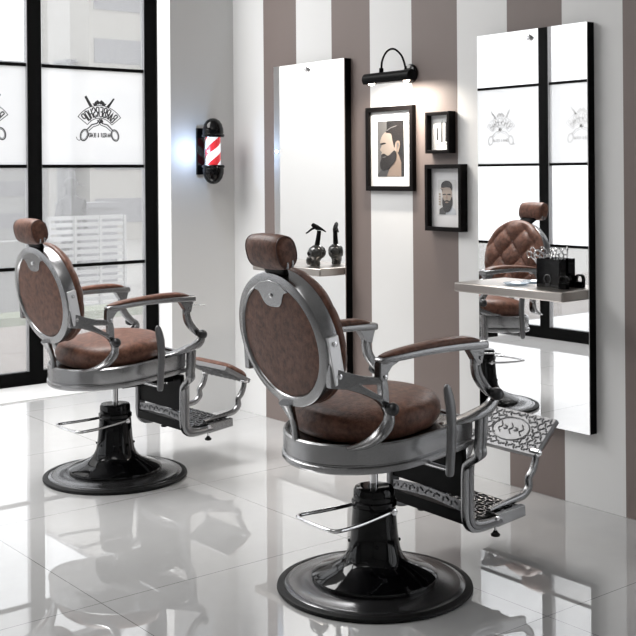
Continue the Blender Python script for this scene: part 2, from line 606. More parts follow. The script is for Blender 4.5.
# person standing outside, seen from behind through the hazy glass
def person_mesh():
    me = bpy.data.meshes.new('person')
    vs = [(0, 0, .92), (0, 0, 1.12), (0, 0, 1.36), (0, 0, 1.5), (0, .01, 1.6), (0, .01, 1.71),
          (-.17, 0, 1.4), (-.235, .02, 1.15), (-.22, -.06, .92), (.17, 0, 1.4), (.235, .02, 1.15), (.22, -.06, .92),
          (-.09, 0, .86), (-.1, 0, .48), (-.1, 0, .06), (.09, 0, .86), (.1, 0, .48), (.1, 0, .06), (-.1, -.14, .03), (.1, -.14, .03)]
    es = [(0, 1), (1, 2), (2, 3), (3, 4), (4, 5), (2, 6), (6, 7), (7, 8), (2, 9), (9, 10), (10, 11), (0, 12), (12, 13), (13, 14), (0, 15), (15, 16), (16, 17), (14, 18), (17, 19)]
    rad = [.15, .15, .15, .06, .095, .085, .075, .055, .04, .075, .055, .04, .09, .065, .045, .09, .065, .045, .035, .035]
    me.from_pydata(vs, es, [])
    o = bpy.data.objects.new('person', me)
    COL.objects.link(o)
    sk = o.modifiers.new('skin', 'SKIN')
    for i, v in enumerate(me.skin_vertices[0].data):
        v.radius = (rad[i], rad[i]*.8)
    me.skin_vertices[0].data[0].use_root = True
    sb = o.modifiers.new('sub', 'SUBSURF')
    sb.levels = sb.render_levels = 2
    me.materials.append(mat('grey_clothing', (.03, .03, .033), .8))
    return o
pp = person_mesh()
pp.location = (7.85, 16, -.42)
tag(pp, 'person in grey with a cap standing outside, seen from behind through the glass', 'person')
bm = BM()
lathe(bm, [(.105, 1.645), (.11, 1.67), (.10, 1.73), (.06, 1.775), (.0, 1.785)], 0, .01, 0, 20)
prism(bm, [(.08, .02), (.17, .01), (.18, -.06), (.08, -.07)], 1.655, 1.668, 'z')
obj('cap', bm, mat('grey_cap', (.05, .05, .05), .8), pp)

# ------------------------------------------------------------------ wall mirrors and their shelves
def wall_mirror(label, y0, y1, z0, z1, ky):
    t = thing('wall_mirror', label, 'mirror', (XW, (y0+y1)/2, (z0+z1)/2), 0, 'tall frameless wall mirrors')
    h, w = (z1-z0)/2, (y1-y0)/2
    bm = BM(); box(bm, -.042, -.0005, -w, w, -h, h)
    obj('backing_board', bm, M['frame_black'], t, smooth=0)
    bm = BM(); box(bm, -.047, -.042, -w, w, -h, h)
    obj('mirror_glass', bm, M['mirror'], t, smooth=0)
    bm = BM(); lathe(bm, [(.0, -.062), (.009, -.061), (.0135, -.055), (.0135, -.047)], 0, ky-(y0+y1)/2, z1-(z0+z1)/2-.036, 20, 'x')
    obj('fixing_knob', bm, M['chrome'], t)
    return t
wall_mirror('tall frameless mirror with empty grey reflection, nearest the striped pole', 4.487, 5.102, .312, 1.988, 4.795)
wall_mirror('tall frameless mirror reflecting the shop window and a tufted brown chair', 2.935, 3.547, .312, 2.005, 3.236)
def shelf(label, y0, y1):
    t = thing('steel_shelf', label, 'shelf', (XW-.047, (y0+y1)/2, .866), 0, 'brushed steel mirror shelves')
    w = (y1-y0)/2
    bm = BM(); box(bm, -.166, 0, -w, w, 0, .041)
    obj('shelf_board', bm, M['steel'], t, bevel=.006)
    return t
shelf('brushed steel shelf carrying the dark skull spray bottle', 4.49, 5.085)
shelf('brushed steel shelf carrying the black box of scissors', 2.935, 3.54)
ZS = .907
# ------------------------------------------------------------------ skull spray bottle
M['skull'] = mat('smoked_skull_glass', (.03, .03, .029), .15, .3, coat=.5)
def skull_bottle():
    t = thing('spray_bottle', 'dark grey skull-shaped spray bottle with black trigger on the steel shelf', 'bottle', (3.675, 4.645, ZS), radians(142))
    t.scale = (1.17, 1.17, 1.17)
    # local +x is where the face looks
    bm = BM()
    rings = []
    prof = [(0, .020, .018, .004), (.004, .024, .021, .006), (.022, .023, .021, .006), (.032, .026, .024, .002), (.040, .036, .031, .0), (.052, .041, .034, -.002), (.066, .041, .035, -.003), (.080, .035, .031, -.004), (.090, .022, .021, -.004), (.095, .013, .013, -.004)]
    for z, rx, ry, cx in prof:
        rings.append([(cx+rx*cos(2*pi*k/24), ry*sin(2*pi*k/24), z) for k in range(24)])
    loft(bm, rings)
    obj('skull_body', bm, M['skull'], t)
    bm = BM()
    rings = []
    for z, x0, x1, w in [(.006, .022, .040, .014), (.014, .018, .045, .018), (.028, .016, .046, .020), (.038, .014, .042, .020), (.045, .014, .034, .016)]:
        rings.append([((x0+x1)/2+(x1-x0)/2*math.copysign(abs(cos(a))**.6, cos(a)), w*math.copysign(abs(sin(a))**.6, sin(a)), z) for a in [2*pi*k/16 for k in range(16)]])
    loft(bm, rings)
    obj('jaw', bm, M['skull'], t)
    for s in (-1, 1):
        bm = BM(); ball(bm, (.032, s*.014, .056), .009, 12)
        obj('eye_socket', bm, M['black'], t)
    bm = BM()
    sweep(bm, [(-.004, 0, .092), (-.008, 0, .115), (-.012, 0, .140), (-.014, 0, .158)], [.012, .011, .010, .010], [.012, .011, .010, .010])
    obj('neck', bm, M['black'], t)
    bm = BM()
    sweep(bm, [(-.045, 0, .152), (-.026, 0, .164), (-.005, 0, .172), (.012, 0, .183), (.018, 0, .188)], [.002, .006, .012, .010, .007], [.004, .008, .010, .009, .006])
    obj('spray_head', bm, M['black'], t)
    bm = BM()
    sweep(bm, [(.006, 0, .172), (.022, 0, .163), (.036, 0, .152), (.046, 0, .146)], [.006, .005, .004, .003], .005)
    obj('trigger', bm, M['black'], t)
skull_bottle()

# ------------------------------------------------------------------ scissor box, scissors, comb guard, dish
def scissor_box():
    t = thing('scissor_box', 'glossy black box holding scissors on the steel shelf', 'box', (3.712, 3.105, ZS))
    w, d, h = .060, .022, .12
    bm = BM()
    box(bm, -d, d, -w, -w+.004, 0, h); box(bm, -d, d, w-.004, w, 0, h)
    box(bm, -d, -d+.004, -w+.004, w-.004, 0, h); box(bm, d-.004, d, -w+.004, w-.004, 0, h)
    box(bm, -d+.004, d-.004, -w+.004, w-.004, 0, .004)
    obj('box_body', bm, M['black_gloss'], t, smooth=0)
    # skull badge on the front
    bm = BM()
    sweep(bm, [(-d-.002, .012, .022), (-d-.002, .018, .035), (-d-.002, .010, .052), (-d-.002, -.010, .052), (-d-.002, -.018, .035), (-d-.002, -.012, .022)], .0016, .0016, (1, 0, 0))
    for k in range(5):
        y = -.010+k*.005
        sweep(bm, [(-d-.002, y, .006), (-d-.002, y, .018)], .0016, .0016, (1, 0, 0), n=1)
    obj('skull_badge', bm, M['silver_dark'], t)
scissor_box()

def scissors(label, y, lean, yaw, z0):
    t = thing('scissors', label, 'scissors', (3.712, y, z0), 0, 'scissors standing in the black box')
    t.rotation_euler = (lean, 0, yaw)
    for s in (-1, 1):
        bm = BM()
        sweep(bm, [(0, -s*.005, .0), (0, s*.001, .085), (s*.001, s*.006, .11), (s*.001, s*.012, .128)], [.0025, .004, .003, .0025], .0016, (1, 0, 0), n=4)
        pts = [(s*.001, s*.014+.0115*sin(a), .141+.013*-cos(a)) for a in [2*pi*k/16 for k in range(16)]]
        sweep(bm, pts, .0022, .0022, (1, 0, 0), smooth=False, loop=True, seg=8)
        obj('scissor_blade', bm, M['chrome'], t)
    bm = BM(); lathe(bm, [(.0035, -.004), (.0035, .004)], 0, 0, .085, 10, 'x')
    obj('pivot_screw', bm, M['chrome'], t)
scissors('chrome scissors leaning furthest out over the left end of the black box', 3.128, radians(-38), 0, ZS+.030)
scissors('chrome scissors upright second from the left in the black box', 3.128, radians(-10), radians(35), ZS+.006)
scissors('chrome scissors standing at the middle of the black box', 3.108, radians(3), radians(-30), ZS+.006)
scissors('chrome scissors standing apart near the right end of the black box', 3.066, radians(6), radians(60), ZS+.012)

def guard():
    t = thing('clipper_guard', 'small black arched clipper guard with teeth beside the black box', 'clipper guard', (3.69, 3.02, ZS))
    bm = BM()
    for k in range(6):
        box(bm, -.012, .012, -.018+k*.0066, -.0145+k*.0066, 0, .024)
    box(bm, -.010, .010, -.0185, .0185, .004, .020)
    obj('guard_teeth', bm, M['black'], t, smooth=0)
    bm = BM()
    sweep(bm, [(0, .016, .018), (0, .019, .034), (0, .011, .05), (0, -.011, .05), (0, -.019, .034), (0, -.016, .018)], .0045, .009, (1, 0, 0), power=4)
    obj('guard_arch', bm, M['black_gloss'], t)
guard()
M['dish'] = glass_mat('pale_blue_glass', [('Transparent', (.85, .93, 1), .45), ('Diffuse', (.7, .78, .85), .35), ('Glossy', (1, 1, 1), .2)])
bm = BM(); lathe(bm, [(.0, 0), (.04, 0), (.052, .006), (.056, .010), (.053, .010), (.04, .004), (.0, .004)], 3.68, 3.27, ZS, 32)
tag(obj('glass_dish', bm, M['dish']), 'shallow pale blue glass dish at the left of the scissor shelf', 'dish')

# ------------------------------------------------------------------ picture frames with prints
def poly(bm, pts, w, mi, d):
    """pts in the picture (0..1, 0..1) -> wall plane; d = layer number"""
    f = bm.faces.new([bm.verts.new((-.0004*d, -(p[0]-.5)*w[0], (p[1]-.5)*w[1])) for p in pts])
    f.material_index = mi

PM = [mat('print_' + n, c, .25, coat=.3) for n, c in (('pale', (.5, .5, .5)), ('dark', (.012, .011, .011)), ('skin', (.22, .165, .13)), ('hair', (.014, .011, .01)), ('shade', (.10, .097, .095)), ('grey_cloth', (.38, .40, .43)), ('light_skin', (.27, .225, .19)), ('mid', (.05, .048, .048)), ('white', (.75, .75, .74)))]

def frame(label, y0, y1, z0, z1, depth, bw, board, inner, draw):
    t = thing('picture_frame', label, 'picture frame', (XW, (y0+y1)/2, (z0+z1)/2), 0, 'black picture frames on the striped wall')
    w, h = (y1-y0)/2, (z1-z0)/2
    bm = BM()
    prism(bm, [(-w, -h), (w, -h), (w, h), (-w, h)], -depth, -.0005, 'x', [[(-w+bw, -h+bw), (w-bw, -h+bw), (w-bw, h-bw), (-w+bw, h-bw)]])
    obj('frame_moulding', bm, M['frame_wood'], t, smooth=0, bevel=.002)
    bd = depth*.35
    bm = BM(); box(bm, -bd, -.001, -w+bw, w-bw, -h+bw, h-bw)
    obj('mount_board', bm, board, t, smooth=0)
    bm = BM()
    a, b, c, d = inner     # fractions of frame: left, right, bottom, top
    pw, ph = (b-a)*2*w, (d-c)*2*h
    draw(bm, (pw, ph))
    o = obj('portrait_print' if draw is not razors else 'razor_print', bm, PM, t, smooth=0, clean=False)
    o.location = (-bd-.0006, -(a+b-1)*w, (c+d-1)*h)
    return t

def crop_poly(pts, x0, x1, y0, y1):
    return [((x-x0)/(x1-x0), 1-(y-y0)/(y1-y0)) for x, y in pts]

def smooth_poly(pts, n=4):
    P = [Vector((*p, 0)) for p in pts]
    m = len(P)
    out = []
    for i in range(m):
        p0, p1, p2, p3 = P[i-1], P[i], P[(i+1) % m], P[(i+2) % m]
        for k in range(n):
            t = k/n
            q = .5*((2*p1)+(p2-p0)*t+(2*p0-5*p1+4*p2-p3)*t*t+(3*p1-p0-3*p2+p3)*t**3)
            out.append((min(1, max(0, q.x)), min(1, max(0, q.y))))
    return out

def portrait_profile(bm, w):
    C = lambda p, s=True: (smooth_poly if s else (lambda q: q))(crop_poly(p, 103, 280, 115, 495))
    poly(bm, [(0, 0), (1, 0), (1, 1), (0, 1)], w, 4, 0)  # left half stays lighter: glass reflection painted into the print
    poly(bm, C([(165, 115), (280, 115), (280, 495), (165, 495)], False), w, 1, 1)
    poly(bm, C([(225, 320), (255, 375), (268, 495), (160, 495), (185, 440), (210, 380)]), w, 2, 2)
    poly(bm, C([(244, 335), (280, 360), (280, 495), (262, 495), (262, 400)], False), w, 3, 3)
    poly(bm, C([(103, 495), (103, 478), (140, 440), (180, 450), (165, 495)], False), w, 7, 3)
    poly(bm, C([(135, 215), (165, 185), (200, 185), (228, 240), (228, 330), (190, 365), (150, 360), (130, 340), (133, 328), (121, 310), (132, 280), (121, 258)]), w, 6, 4)
    poly(bm, C([(160, 190), (185, 152), (235, 128), (278, 145), (280, 250), (245, 262), (226, 262), (218, 300), (205, 250), (196, 205)]), w, 3, 5)
    poly(bm, C([(124, 268), (150, 262), (162, 268), (150, 272), (130, 276)]), w, 3, 6)
    poly(bm, C([(230, 258), (252, 256), (256, 284), (244, 330), (230, 322)]), w, 2, 6)
    poly(bm, C([(237, 270), (247, 270), (247, 290), (240, 310)]), w, 4, 7)
    poly(bm, C([(131, 345), (150, 338), (178, 352), (216, 318), (232, 340), (226, 385), (190, 430), (150, 452), (126, 440), (122, 400), (130, 372)]), w, 3, 7)
    poly(bm, C([(140, 360), (158, 356), (162, 362), (142, 366)]), w, 4, 8)
    poly(bm, C([(165, 180), (195, 160), (232, 150), (232, 154), (197, 166), (170, 184)]), w, 4, 8)

def portrait_front(bm, w):
    C = lambda p, s=True: (smooth_poly if s else (lambda q: q))(crop_poly(p, 150, 298, 185, 455))
    poly(bm, [(0, 0), (1, 0), (1, 1), (0, 1)], w, 0, 0)
    poly(bm, C([(158, 455), (160, 415), (190, 395), (250, 390), (290, 415), (298, 455)], False), w, 5, 1)
    poly(bm, C([(158, 455), (160, 415), (190, 395), (225, 410), (210, 455)], False), w, 7, 2)
    poly(bm, C([(184, 250), (215, 240), (258, 250), (262, 320), (250, 370), (220, 385), (195, 370), (186, 320)]), w, 6, 3)
    poly(bm, C([(176, 250), (180, 215), (210, 193), (245, 198), (264, 225), (262, 270), (250, 248), (215, 244), (188, 256), (186, 280)]), w, 3, 4)
    poly(bm, C([(188, 320), (200, 348), (225, 342), (248, 348), (264, 315), (266, 370), (250, 420), (222, 438), (196, 420), (184, 370)]), w, 3, 5)
    poly(bm, C([(190, 296), (212, 294), (214, 301), (192, 303)]), w, 3, 5)
    poly(bm, C([(228, 296), (252, 294), (252, 303), (230, 302)]), w, 3, 5)
    poly(bm, C([(219, 300), (226, 300), (232, 330), (214, 330)]), w, 2, 5)
    poly(bm, C([(208, 360), (222, 356), (238, 360), (222, 366)]), w, 2, 6)
    for k in range(5):    # white lettering blocks running up the left of the print
        poly(bm, C([(157, 290+k*20), (172, 290+k*20), (172, 304+k*20), (157, 304+k*20)], False), w, 6, 6)
    poly(bm, C([(170, 248), (240, 250), (240, 258), (170, 256)], False), w, 6, 7)

def razors(bm, w):
    poly(bm, [(0, 0), (1, 0), (1, 1), (0, 1)], w, 8, 0)
    for k, (a, b) in enumerate(((.26, .68), (.18, .86), (.20, .88))):
        x = .18+k*.30
        poly(bm, [(x, a), (x+.11, a), (x+.11, b), (x+.02, b)], w, 1, 1)
        for q in range(5):
            z = a+.05+q*(b-a)/5.5
            poly(bm, [(x+.02, z), (x+.09, z), (x+.09, z+.012), (x+.02, z+.012)], w, 4, 2)
        poly(bm, [(x+.06, b), (x+.10, b), (x+.10, b+.08), (x+.08, b+.08)], w, 4, 1)
        poly(bm, [(x-.03, .12), (x+.13, .12), (x+.13, .135), (x-.03, .135)], w, 4, 1)
        poly(bm, [(x-.01, .09), (x+.11, .09), (x+.11, .10), (x-.01, .10)], w, 4, 1)

frame('black framed portrait of a bearded man in profile, largest of the three pictures', 4.0, 4.347, 1.302, 1.722, .026, .024, M['paper'], (.22, .78, .17, .83), portrait_profile)
frame('small black framed print of three upright razors, under the wall lamp', 3.732, 3.893, 1.482, 1.678, .044, .016, M['paper'], (.22, .80, .14, .84), razors)
frame('black framed portrait of a bearded man facing forward, below the razor print', 3.658, 3.899, 1.116, 1.43, .044, .02, M['grey_board'], (.27, .76, .25, .77), portrait_front)

# ------------------------------------------------------------------ picture lamp
def wall_lamp():
    t = thing('wall_lamp', 'black tubular picture lamp on a looped arm above the framed pictures', 'lamp', (XW, 4.03, 1.88))
    bm = BM(); lathe(bm, [(.047, -.0005), (.047, -.010), (.042, -.018), (.026, -.022), (.024, -.034), (.018, -.040), (.0, -.041)], 0, 0, -.005, 28, 'x')
    obj('wall_rose', bm, M['black_gloss'], t)
    xt, zt = -.15, -.032
    bm = BM()
    sweep(bm, [(-.036, 0, .005), (-.045, .002, .045), (-.058, .012, .085), (-.09, .026, .112), (-.122, .040, .100), (-.145, .050, .055), (xt, .052, zt+.028)], .005, .005, n=8)
    lathe(bm, [(.011, 0), (.011, .022), (.006, .026)], xt, .052, zt+.026, 12)
    obj('arm', bm, M['black'], t)
    # shade: a tube open along its underside
    bm = BM()
    a0, a1 = radians(-50), radians(230)
    n = 22
    prof = [(.03, -.163), (.03, .163)]
    for r in (.030, .027):
        for k in range(n):
            aa = [a0+(a1-a0)*q/n for q in (k, k+1)]
            vs = [bm.verts.new((xt+r*cos(a), y, zt+r*sin(a))) for y in (-.163, .163) for a in aa]
            bm.faces.new((vs[0], vs[1], vs[3], vs[2]))
    for y in (-.163, .163):
        bm.faces.new([bm.verts.new((xt+.03*cos(a0+(a1-a0)*q/n), y, zt+.03*sin(a0+(a1-a0)*q/n))) for q in range(n+1)])
    obj('lamp_shade', bm, M['black'], t, clean=False)
    for s in (-1, 1):
        bm = BM(); ball(bm, (xt, s*.125, zt-.016), .014, 14, 1, 1.5, 1)
        obj('bulb', bm, mat('warm_bulb', (1, .9, .75), .3, emit=18, emit_col=(1, .88, .72)), t)
    return t
wall_lamp()
light('picture_lamp_light', 'AREA', (XW-.15, 4.03, 1.828), 7.5, (1, .92, .82), (XW-.03, 4.03, 1.60), shape='RECTANGLE', size=.03, size_y=.30).data.spread = radians(150)
# make the long side run along the tube
lo = bpy.data.objects['picture_lamp_light']
zdir = (Vector((XW-.15, 4.03, 1.828))-Vector((XW-.03, 4.03, 1.60))).normalized()
ydir = Vector((0, 1, 0))
xdir = ydir.cross(zdir).normalized()
lo.matrix_world = Matrix.Translation(lo.location) @ Matrix((xdir, ydir, zdir)).transposed().to_4x4()

# ------------------------------------------------------------------ barber pole
def barber_pole():
    t = thing('barber_pole', 'red and white striped barber pole with black domed caps on the pier wall', 'barber pole', (3.577, YP, 1.525))
    yo = -.10
    bm = BM(); box(bm, -.055, .055, -.016, -.0005, -.135, .135)
    obj('back_plate', bm, M['black_gloss'], t, bevel=.003)
    for z in (-.09, .09):
        bm = BM(); sweep(bm, [(0, -.015, z), (0, yo+.04, z)], .012, .012, (0, 0, 1), n=1)
        obj('bracket', bm, M['black_gloss'], t)
    top = [(.046, .078), (.062, .080), (.066, .086), (.066, .094), (.060, .100), (.062, .106), (.060, .128), (.052, .155), (.038, .175), (.02, .187), (.0, .190)]
    bm = BM(); lathe(bm, top, 0, yo, 0, 36)
    obj('dome_cap', bm, M['black_gloss'], t)
    bm = BM(); lathe(bm, [(r, -z) for r, z in top], 0, yo, 0, 36)
    obj('dome_cap', bm, M['black_gloss'], t)
    bm = BM()
    seg, rows = 48, 10
    rings = []
    tw = 2*pi*.78
    for k in range(rows+1):
        z = -.078+.156*k/rows
        off = tw*k/rows
        rings.append([(.043*cos(2*pi*i/seg+off), yo+.043*sin(2*pi*i/seg+off), z) for i in range(seg)])
    loft(bm, rings, cap=False, mats=lambda k, i: (i*4//seg) % 2)
    obj('striped_tube', bm, [mat('lit_red_stripe', (.72, .02, .03), .3, emit=.55), mat('lit_white_stripe', (.9, .92, .95), .3, emit=.75)], t)
    bm = BM(); lathe(bm, [(.053, -.078), (.053, .078)], 0, yo, 0, 36, cap=False)
    obj('glass_cover', bm, glass_mat('clear_cover', [('Transparent', (1, 1, 1), .88), ('Glossy', (1, 1, 1), .12)]), t)
    return t
barber_pole()
light('barber_pole_light', 'POINT', (3.46, YP-.11, 1.525), 1.0, (.5, .7, 1), shadow_soft_size=.006)

# ------------------------------------------------------------------ barber chairs
YB = .025                 # the seat sits a little off the base axis
def make_chair(label):
    root = thing('barber_chair', label, 'barber chair', (2.512, 2.871, 0), radians(-2), 'brown leather barber chairs')
    # ---- base
    bm = BM(); lathe(bm, [(.30, 0), (.326, .001), (.330, .006), (.328, .013), (.318, .018), (.306, .018), (.303, .012)], seg=72)
    obj('rim_ring', bm, M['rubber'], root)
    bm = BM(); lathe(bm, [(.304, .002), (.304, .017), (.296, .021), (.285, .022), (.27, .020), (.23, .027), (.205, .032), (.19, .032)], seg=72)
    obj('base_disc', bm, M['disc'], root)
    bm = BM(); lathe(bm, [(.211, .030), (.213, .036), (.210, .045), (.190, .056), (.150, .070), (.115, .088), (.098, .106), (.088, .130), (.080, .18), (.074, .25), (.070, .305), (.069, .326), (.064, .335), (.05, .337), (.02, .337)], seg=56)
    for k in range(8):
        a = 2*pi*k/8+.2
        ball(bm, (.084*cos(a), .084*sin(a), .155), .006, 8)
    obj('pedestal', bm, M['black_gloss'], root)
    bm = BM(); lathe(bm, [(.073, .272), (.0765, .276), (.0765, .29), (.0725, .294)], seg=40)
    obj('pedestal_collar', bm, M['black_gloss'], root)
    bm = BM(); lathe(bm, [(.014, .33), (.014, .478)], 0, 0, 0, 20)
    obj('piston', bm, M['chrome'], root)
    bm = BM()
    z = .255
    sweep(bm, [(.015, -.078, z+.01), (-.05, -.085, z+.004), (-.14, -.100, z), (-.22, -.108, z), (-.248, -.095, z), (-.256, -.05, z), (-.258, .0, z), (-.256, .05, z), (-.248, .095, z), (-.22, .108, z), (-.14, .100, z), (-.05, .085, z+.004), (.015, .078, z+.01)], .0065, .0065, (0, 0, 1), n=5)
    for s in (-1, 1):
        lathe(bm, [(.012, -.006), (.012, .012), (.008, .014)] if s > 0 else [(.012, .006), (.012, -.012), (.008, -.014)], .015, s*.078, z+.01, 14, 'y')
    obj('pump_lever', bm, M['chrome'], root)
    # ---- seat frame: D-shaped band
    def dshape(off, n=20, xf=.235, yf=.258, ys=.280, xc=-.02, R=.272, bow=.02):
        pts = []
        for k in range(9):                                   # front, slightly bowed
            t = -1+2*k/8
            pts.append((xf+bow*(1-t*t), t*yf))
        for k in range(1, 4):
            t = k/4
            pts.append((xf+(xc-xf)*t, yf+(ys-yf)*sin(t*pi/2)))
        for k in range(n+1):
            a = pi/2+pi*k/n
            pts.append((xc+R*cos(a), ys*sin(a)))
        for k in range(3, 0, -1):
            t = k/4
            pts.append((xf+(xc-xf)*t, -(yf+(ys-yf)*sin(t*pi/2))))
        m = len(pts)
        out = []
        for i in range(m):
            a, b = Vector(pts[i-1]), Vector(pts[(i+1) % m])
            t = (b-a).normalized()
            nrm = Vector((t.y, -t.x))
            out.append((pts[i][0]+nrm.x*off, pts[i][1]+nrm.y*off+YB))
        return out
    bm = BM()
    TILT = .085
    rings = [[(x, y, z-.005+TILT*x) for x, y in dshape(off)] for off, z in ((-.05, .548), (-.016, .549), (-.014, .557), (-.006, .560), (0, .555), (0, .497), (-.003, .493), (-.003, .490), (.004, .486), (.005, .474), (.0, .466), (-.02, .462), (-.06, .461))]
    loft(bm, rings)
    obj('seat_frame', bm, M['silver'], root)
    bm = BM()
    box(bm, -.02, .25, YB-.13, YB+.13, .42, .461)
    box(bm, -.09, .0, YB-.09, YB-.055, .435, .461)
    lathe(bm, [(.011, -.03), (.011, .03)], -.088, YB-.08, .443, 12, 'y')
    obj('lift_bracket', bm, M['black'], root, smooth=0)
    # ---- seat cushion
    bm = BM()
    rings = []
    for k, z in ((.86, .548), (.93, .556), (.98, .575), (1.0, .598), (.985, .618), (.94, .634), (.86, .645), (.72, .653), (.52, .659), (.28, .662), (.08, .663)):
        ring = []
        for i in range(64):
            t = 2*pi*i/64
            c, q = cos(t), sin(t)
            x = -.012+k*.236*math.copysign(abs(c)**.87, c)
            ring.append((x, YB+k*.25*math.copysign(abs(q)**.87, q), z-.005+TILT*x))
        rings.append(ring)
    loft(bm, rings)
    obj('seat_cushion', bm, M['leather'], root, smooth=70)
    # ---- back
    TH = .2
    BX, BZ = -.357, .859
    def bk(y, v, w):
        return (BX-v*sin(TH)+w*cos(TH), YB+y, BZ+v*cos(TH)+w*sin(TH))
    A, Bv = .241, .224
    bm = BM()
    seg = 64
    rings = []
    for da, w in ((-.040, .008), (-.036, -.006), (-.032, -.009), (-.010, -.005), (-.003, -.002), (0, .004), (0, .048), (-.006, .054), (-.046, .054)):
        rings.append([bk((A+da)*cos(2*pi*k/seg), (Bv+da)*sin(2*pi*k/seg), w) for k in range(seg)])
    R = loft(bm, rings, cap=False, loop=True)
    obj('back_frame', bm, M['silver'], root)
    bm = BM()                                               # tongue below the top of the frame
    tg = [(-.095, .166), (-.070, .160), (-.058, .143), (-.050, .127), (-.036, .116), (-.016, .112), (.0, .112), (.016, .112), (.036, .116), (.050, .127), (.058, .143), (.070, .160), (.095, .166), (.06, .190), (0, .20), (-.06, .190)]
    loft(bm, [[bk(y, v, -.0095) for y, v in tg], [bk(y, v, .004) for y, v in tg]])
    obj('back_tongue', bm, M['silver'], root, bevel=.0015)
    bm = BM()
    prof = [(.008, 0), (.008, -.003), (.005, -.005), (.001, -.0052)]
    loft(bm, [[bk(r*cos(2*pi*k/14), .150+r*sin(2*pi*k/14), -.0095+w) for k in range(14)] for r, w in prof])
    obj('tongue_screw', bm, M['chrome'], root)
    bm = BM()
    loft(bm, [[bk((A+da)*cos(2*pi*k/seg), (Bv+da)*sin(2*pi*k/seg), w) for k in range(seg)] for da, w in ((-.034, .03), (-.036, .004), (-.040, -.002), (-.055, -.005), (-.12, -.007), (-.19, -.008))])
    obj('back_panel', bm, M['leather'], root)
    # tufted front cushion: polar grid, dimples on a diamond lattice
    lat = .086
    def tuft(y, v):
        p, q = (y/lat+v/(lat*1.0))*.5+.5, (y/lat-v/(lat*1.0))*.5+.5
        a, b = abs(sin(pi*p)), abs(sin(pi*q))
        return (max(a*b, 0))**.45
    nr = 30
    seg2 = 96
    rings = [[bk(.236*cos(2*pi*k/seg2), .222*sin(2*pi*k/seg2), .050) for k in range(seg2)],
             [bk(.242*cos(2*pi*k/seg2), .229*sin(2*pi*k/seg2), .060) for k in range(seg2)]]
    for i in range(nr):
        t = 1-i/nr
        ring = []
        for k in range(seg2):
            a = 2*pi*k/seg2
            y, v = .239*t*cos(a), .228*t*sin(a)
            edge = sqrt(max(0, 1-t**6))
            fade = min(1, (1-t)/.2)
            ring.append(bk(y, v, .068+.040*edge*(1-.10*t)+fade*.030*(tuft(y, v)-.7)))
        rings.append(ring)
    bm = BM(); loft(bm, rings)
    bc = obj('back_cushion', bm, M['leather'], root, smooth=80)
    for i in range(-3, 4):
        for j in range(-3, 4):
            p, q = i-.5, j-.5
            y, v = lat*(p+q), lat*(p-q)
            if (y/.248)**2+(v/.242)**2 < .52:
                bm = BM(); c = bk(y, v, .088)
                ball(bm, c, .009, 12, .6, 1, 1)
                obj('button', bm, M['button'], bc)
    bm = BM()
    sweep(bm, [(-.318, YB+.03, .650), (-.306, YB+.03, .622), (-.292, YB+.03, .590), (-.284, YB+.03, .556), (-.280, YB+.03, .520)], [.020, .014, .011, .011, .012], [.034, .022, .013, .012, .014], power=2.6, n=5)
    obj('back_stem', bm, M['silver'], root)
    # ---- headrest
    bm = BM()
    hv, hw = (.288, .322), 0
    rings = []
    HT = .26
    def hd(y, v, w):
        return (-.425-v*sin(HT)+w*cos(HT), YB-.045+y, 1.149+v*cos(HT)+w*sin(HT))
    for y, s in ((-.091, .60), (-.090, .76), (-.085, .89), (-.075, .96), (-.045, 1.01), (0, 1.03), (.045, 1.01), (.075, .96), (.085, .89), (.090, .76), (.091, .60)):
        ring = []
        for k in range(32):
            a = 2*pi*k/32
            c, q = cos(a), sin(a)
            w = .040*math.copysign(abs(c)**.8, c)
            v = .056*math.copysign(abs(q)**.8, q)
            if w > 0:
                v *= 1-.10*(w/.04)
            ring.append(hd(y, v*s, w*s))
        rings.append(ring)
    loft(bm, rings)
    hr = obj('headrest', bm, M['leather'], root, smooth=60)
    for s in (-1, 1):                                       # piping along both end faces
        bm = BM()
        pts = []
        for k in range(32):
            a = 2*pi*k/32
            c, q = cos(a), sin(a)
            w = .040*math.copysign(abs(c)**.8, c)
            v = .056*math.copysign(abs(q)**.8, q)*(1-.10*max(0, w/.04))
            pts.append(hd(s*.0855, v*.90, w*.90))
        sweep(bm, pts, .0022, .0022, (0, 1, 0), smooth=False, loop=True, seg=6)
        obj('piping', bm, M['leather_seam'], hr)
        bm = BM()
        for w in (-.010, .010):
            c = hd(s*.087, -.038, w)
            box(bm, c[0]-.004, c[0]+.004, c[1]-.006, c[1]+.006, c[2]-.012, c[2]+.009)
        obj('headrest_clip', bm, M['silver'], root, bevel=.002)
    bm = BM()
    c0, c1 = bk(0, .20, .03), hd(0, -.03, 0)
    sweep(bm, [c0, c1], .014, .05, (0, 1, 0), power=4, n=1)
    obj('headrest_post', bm, M['black'], root)
    # ---- both sides
    for s in (-1, 1):
        def Y(r):
            return YB+s*r
        ya = .287
        # clamp bar on the side of the back frame, with two screws
        bm = BM()
        vs = []
        loft(bm, [[bk(s*r, v, w) for r, v, w in ((r0, .032, .004), (r0, .032, .046), (r0, -.120, .046), (r0, -.120, .004))] for r0 in (.215, .250)])
        cb = obj('clamp_bar', bm, M['highlit'], root, bevel=.003, smooth=0)
        for v in (.008, -.095):
            bm = BM()
            c = bk(s*.250, v, .025)
            lathe(bm, [(.0085, 0), (.0085, s*.004), (.005, s*.0055), (.001, s*.0055)], *c, 12, 'y')
            obj('screw', bm, M['chrome'], cb)
        # open bracket from the back to the arm
        bm = BM()
        outer = [(-.345, .812), (-.328, .797), (-.298, .785), (-.267, .775), (-.237, .767), (-.187, .761), (-.165, .748), (-.160, .714), (-.158, .672), (-.172, .662), (-.191, .681), (-.206, .693), (-.243, .712), (-.292, .730), (-.340, .735)]
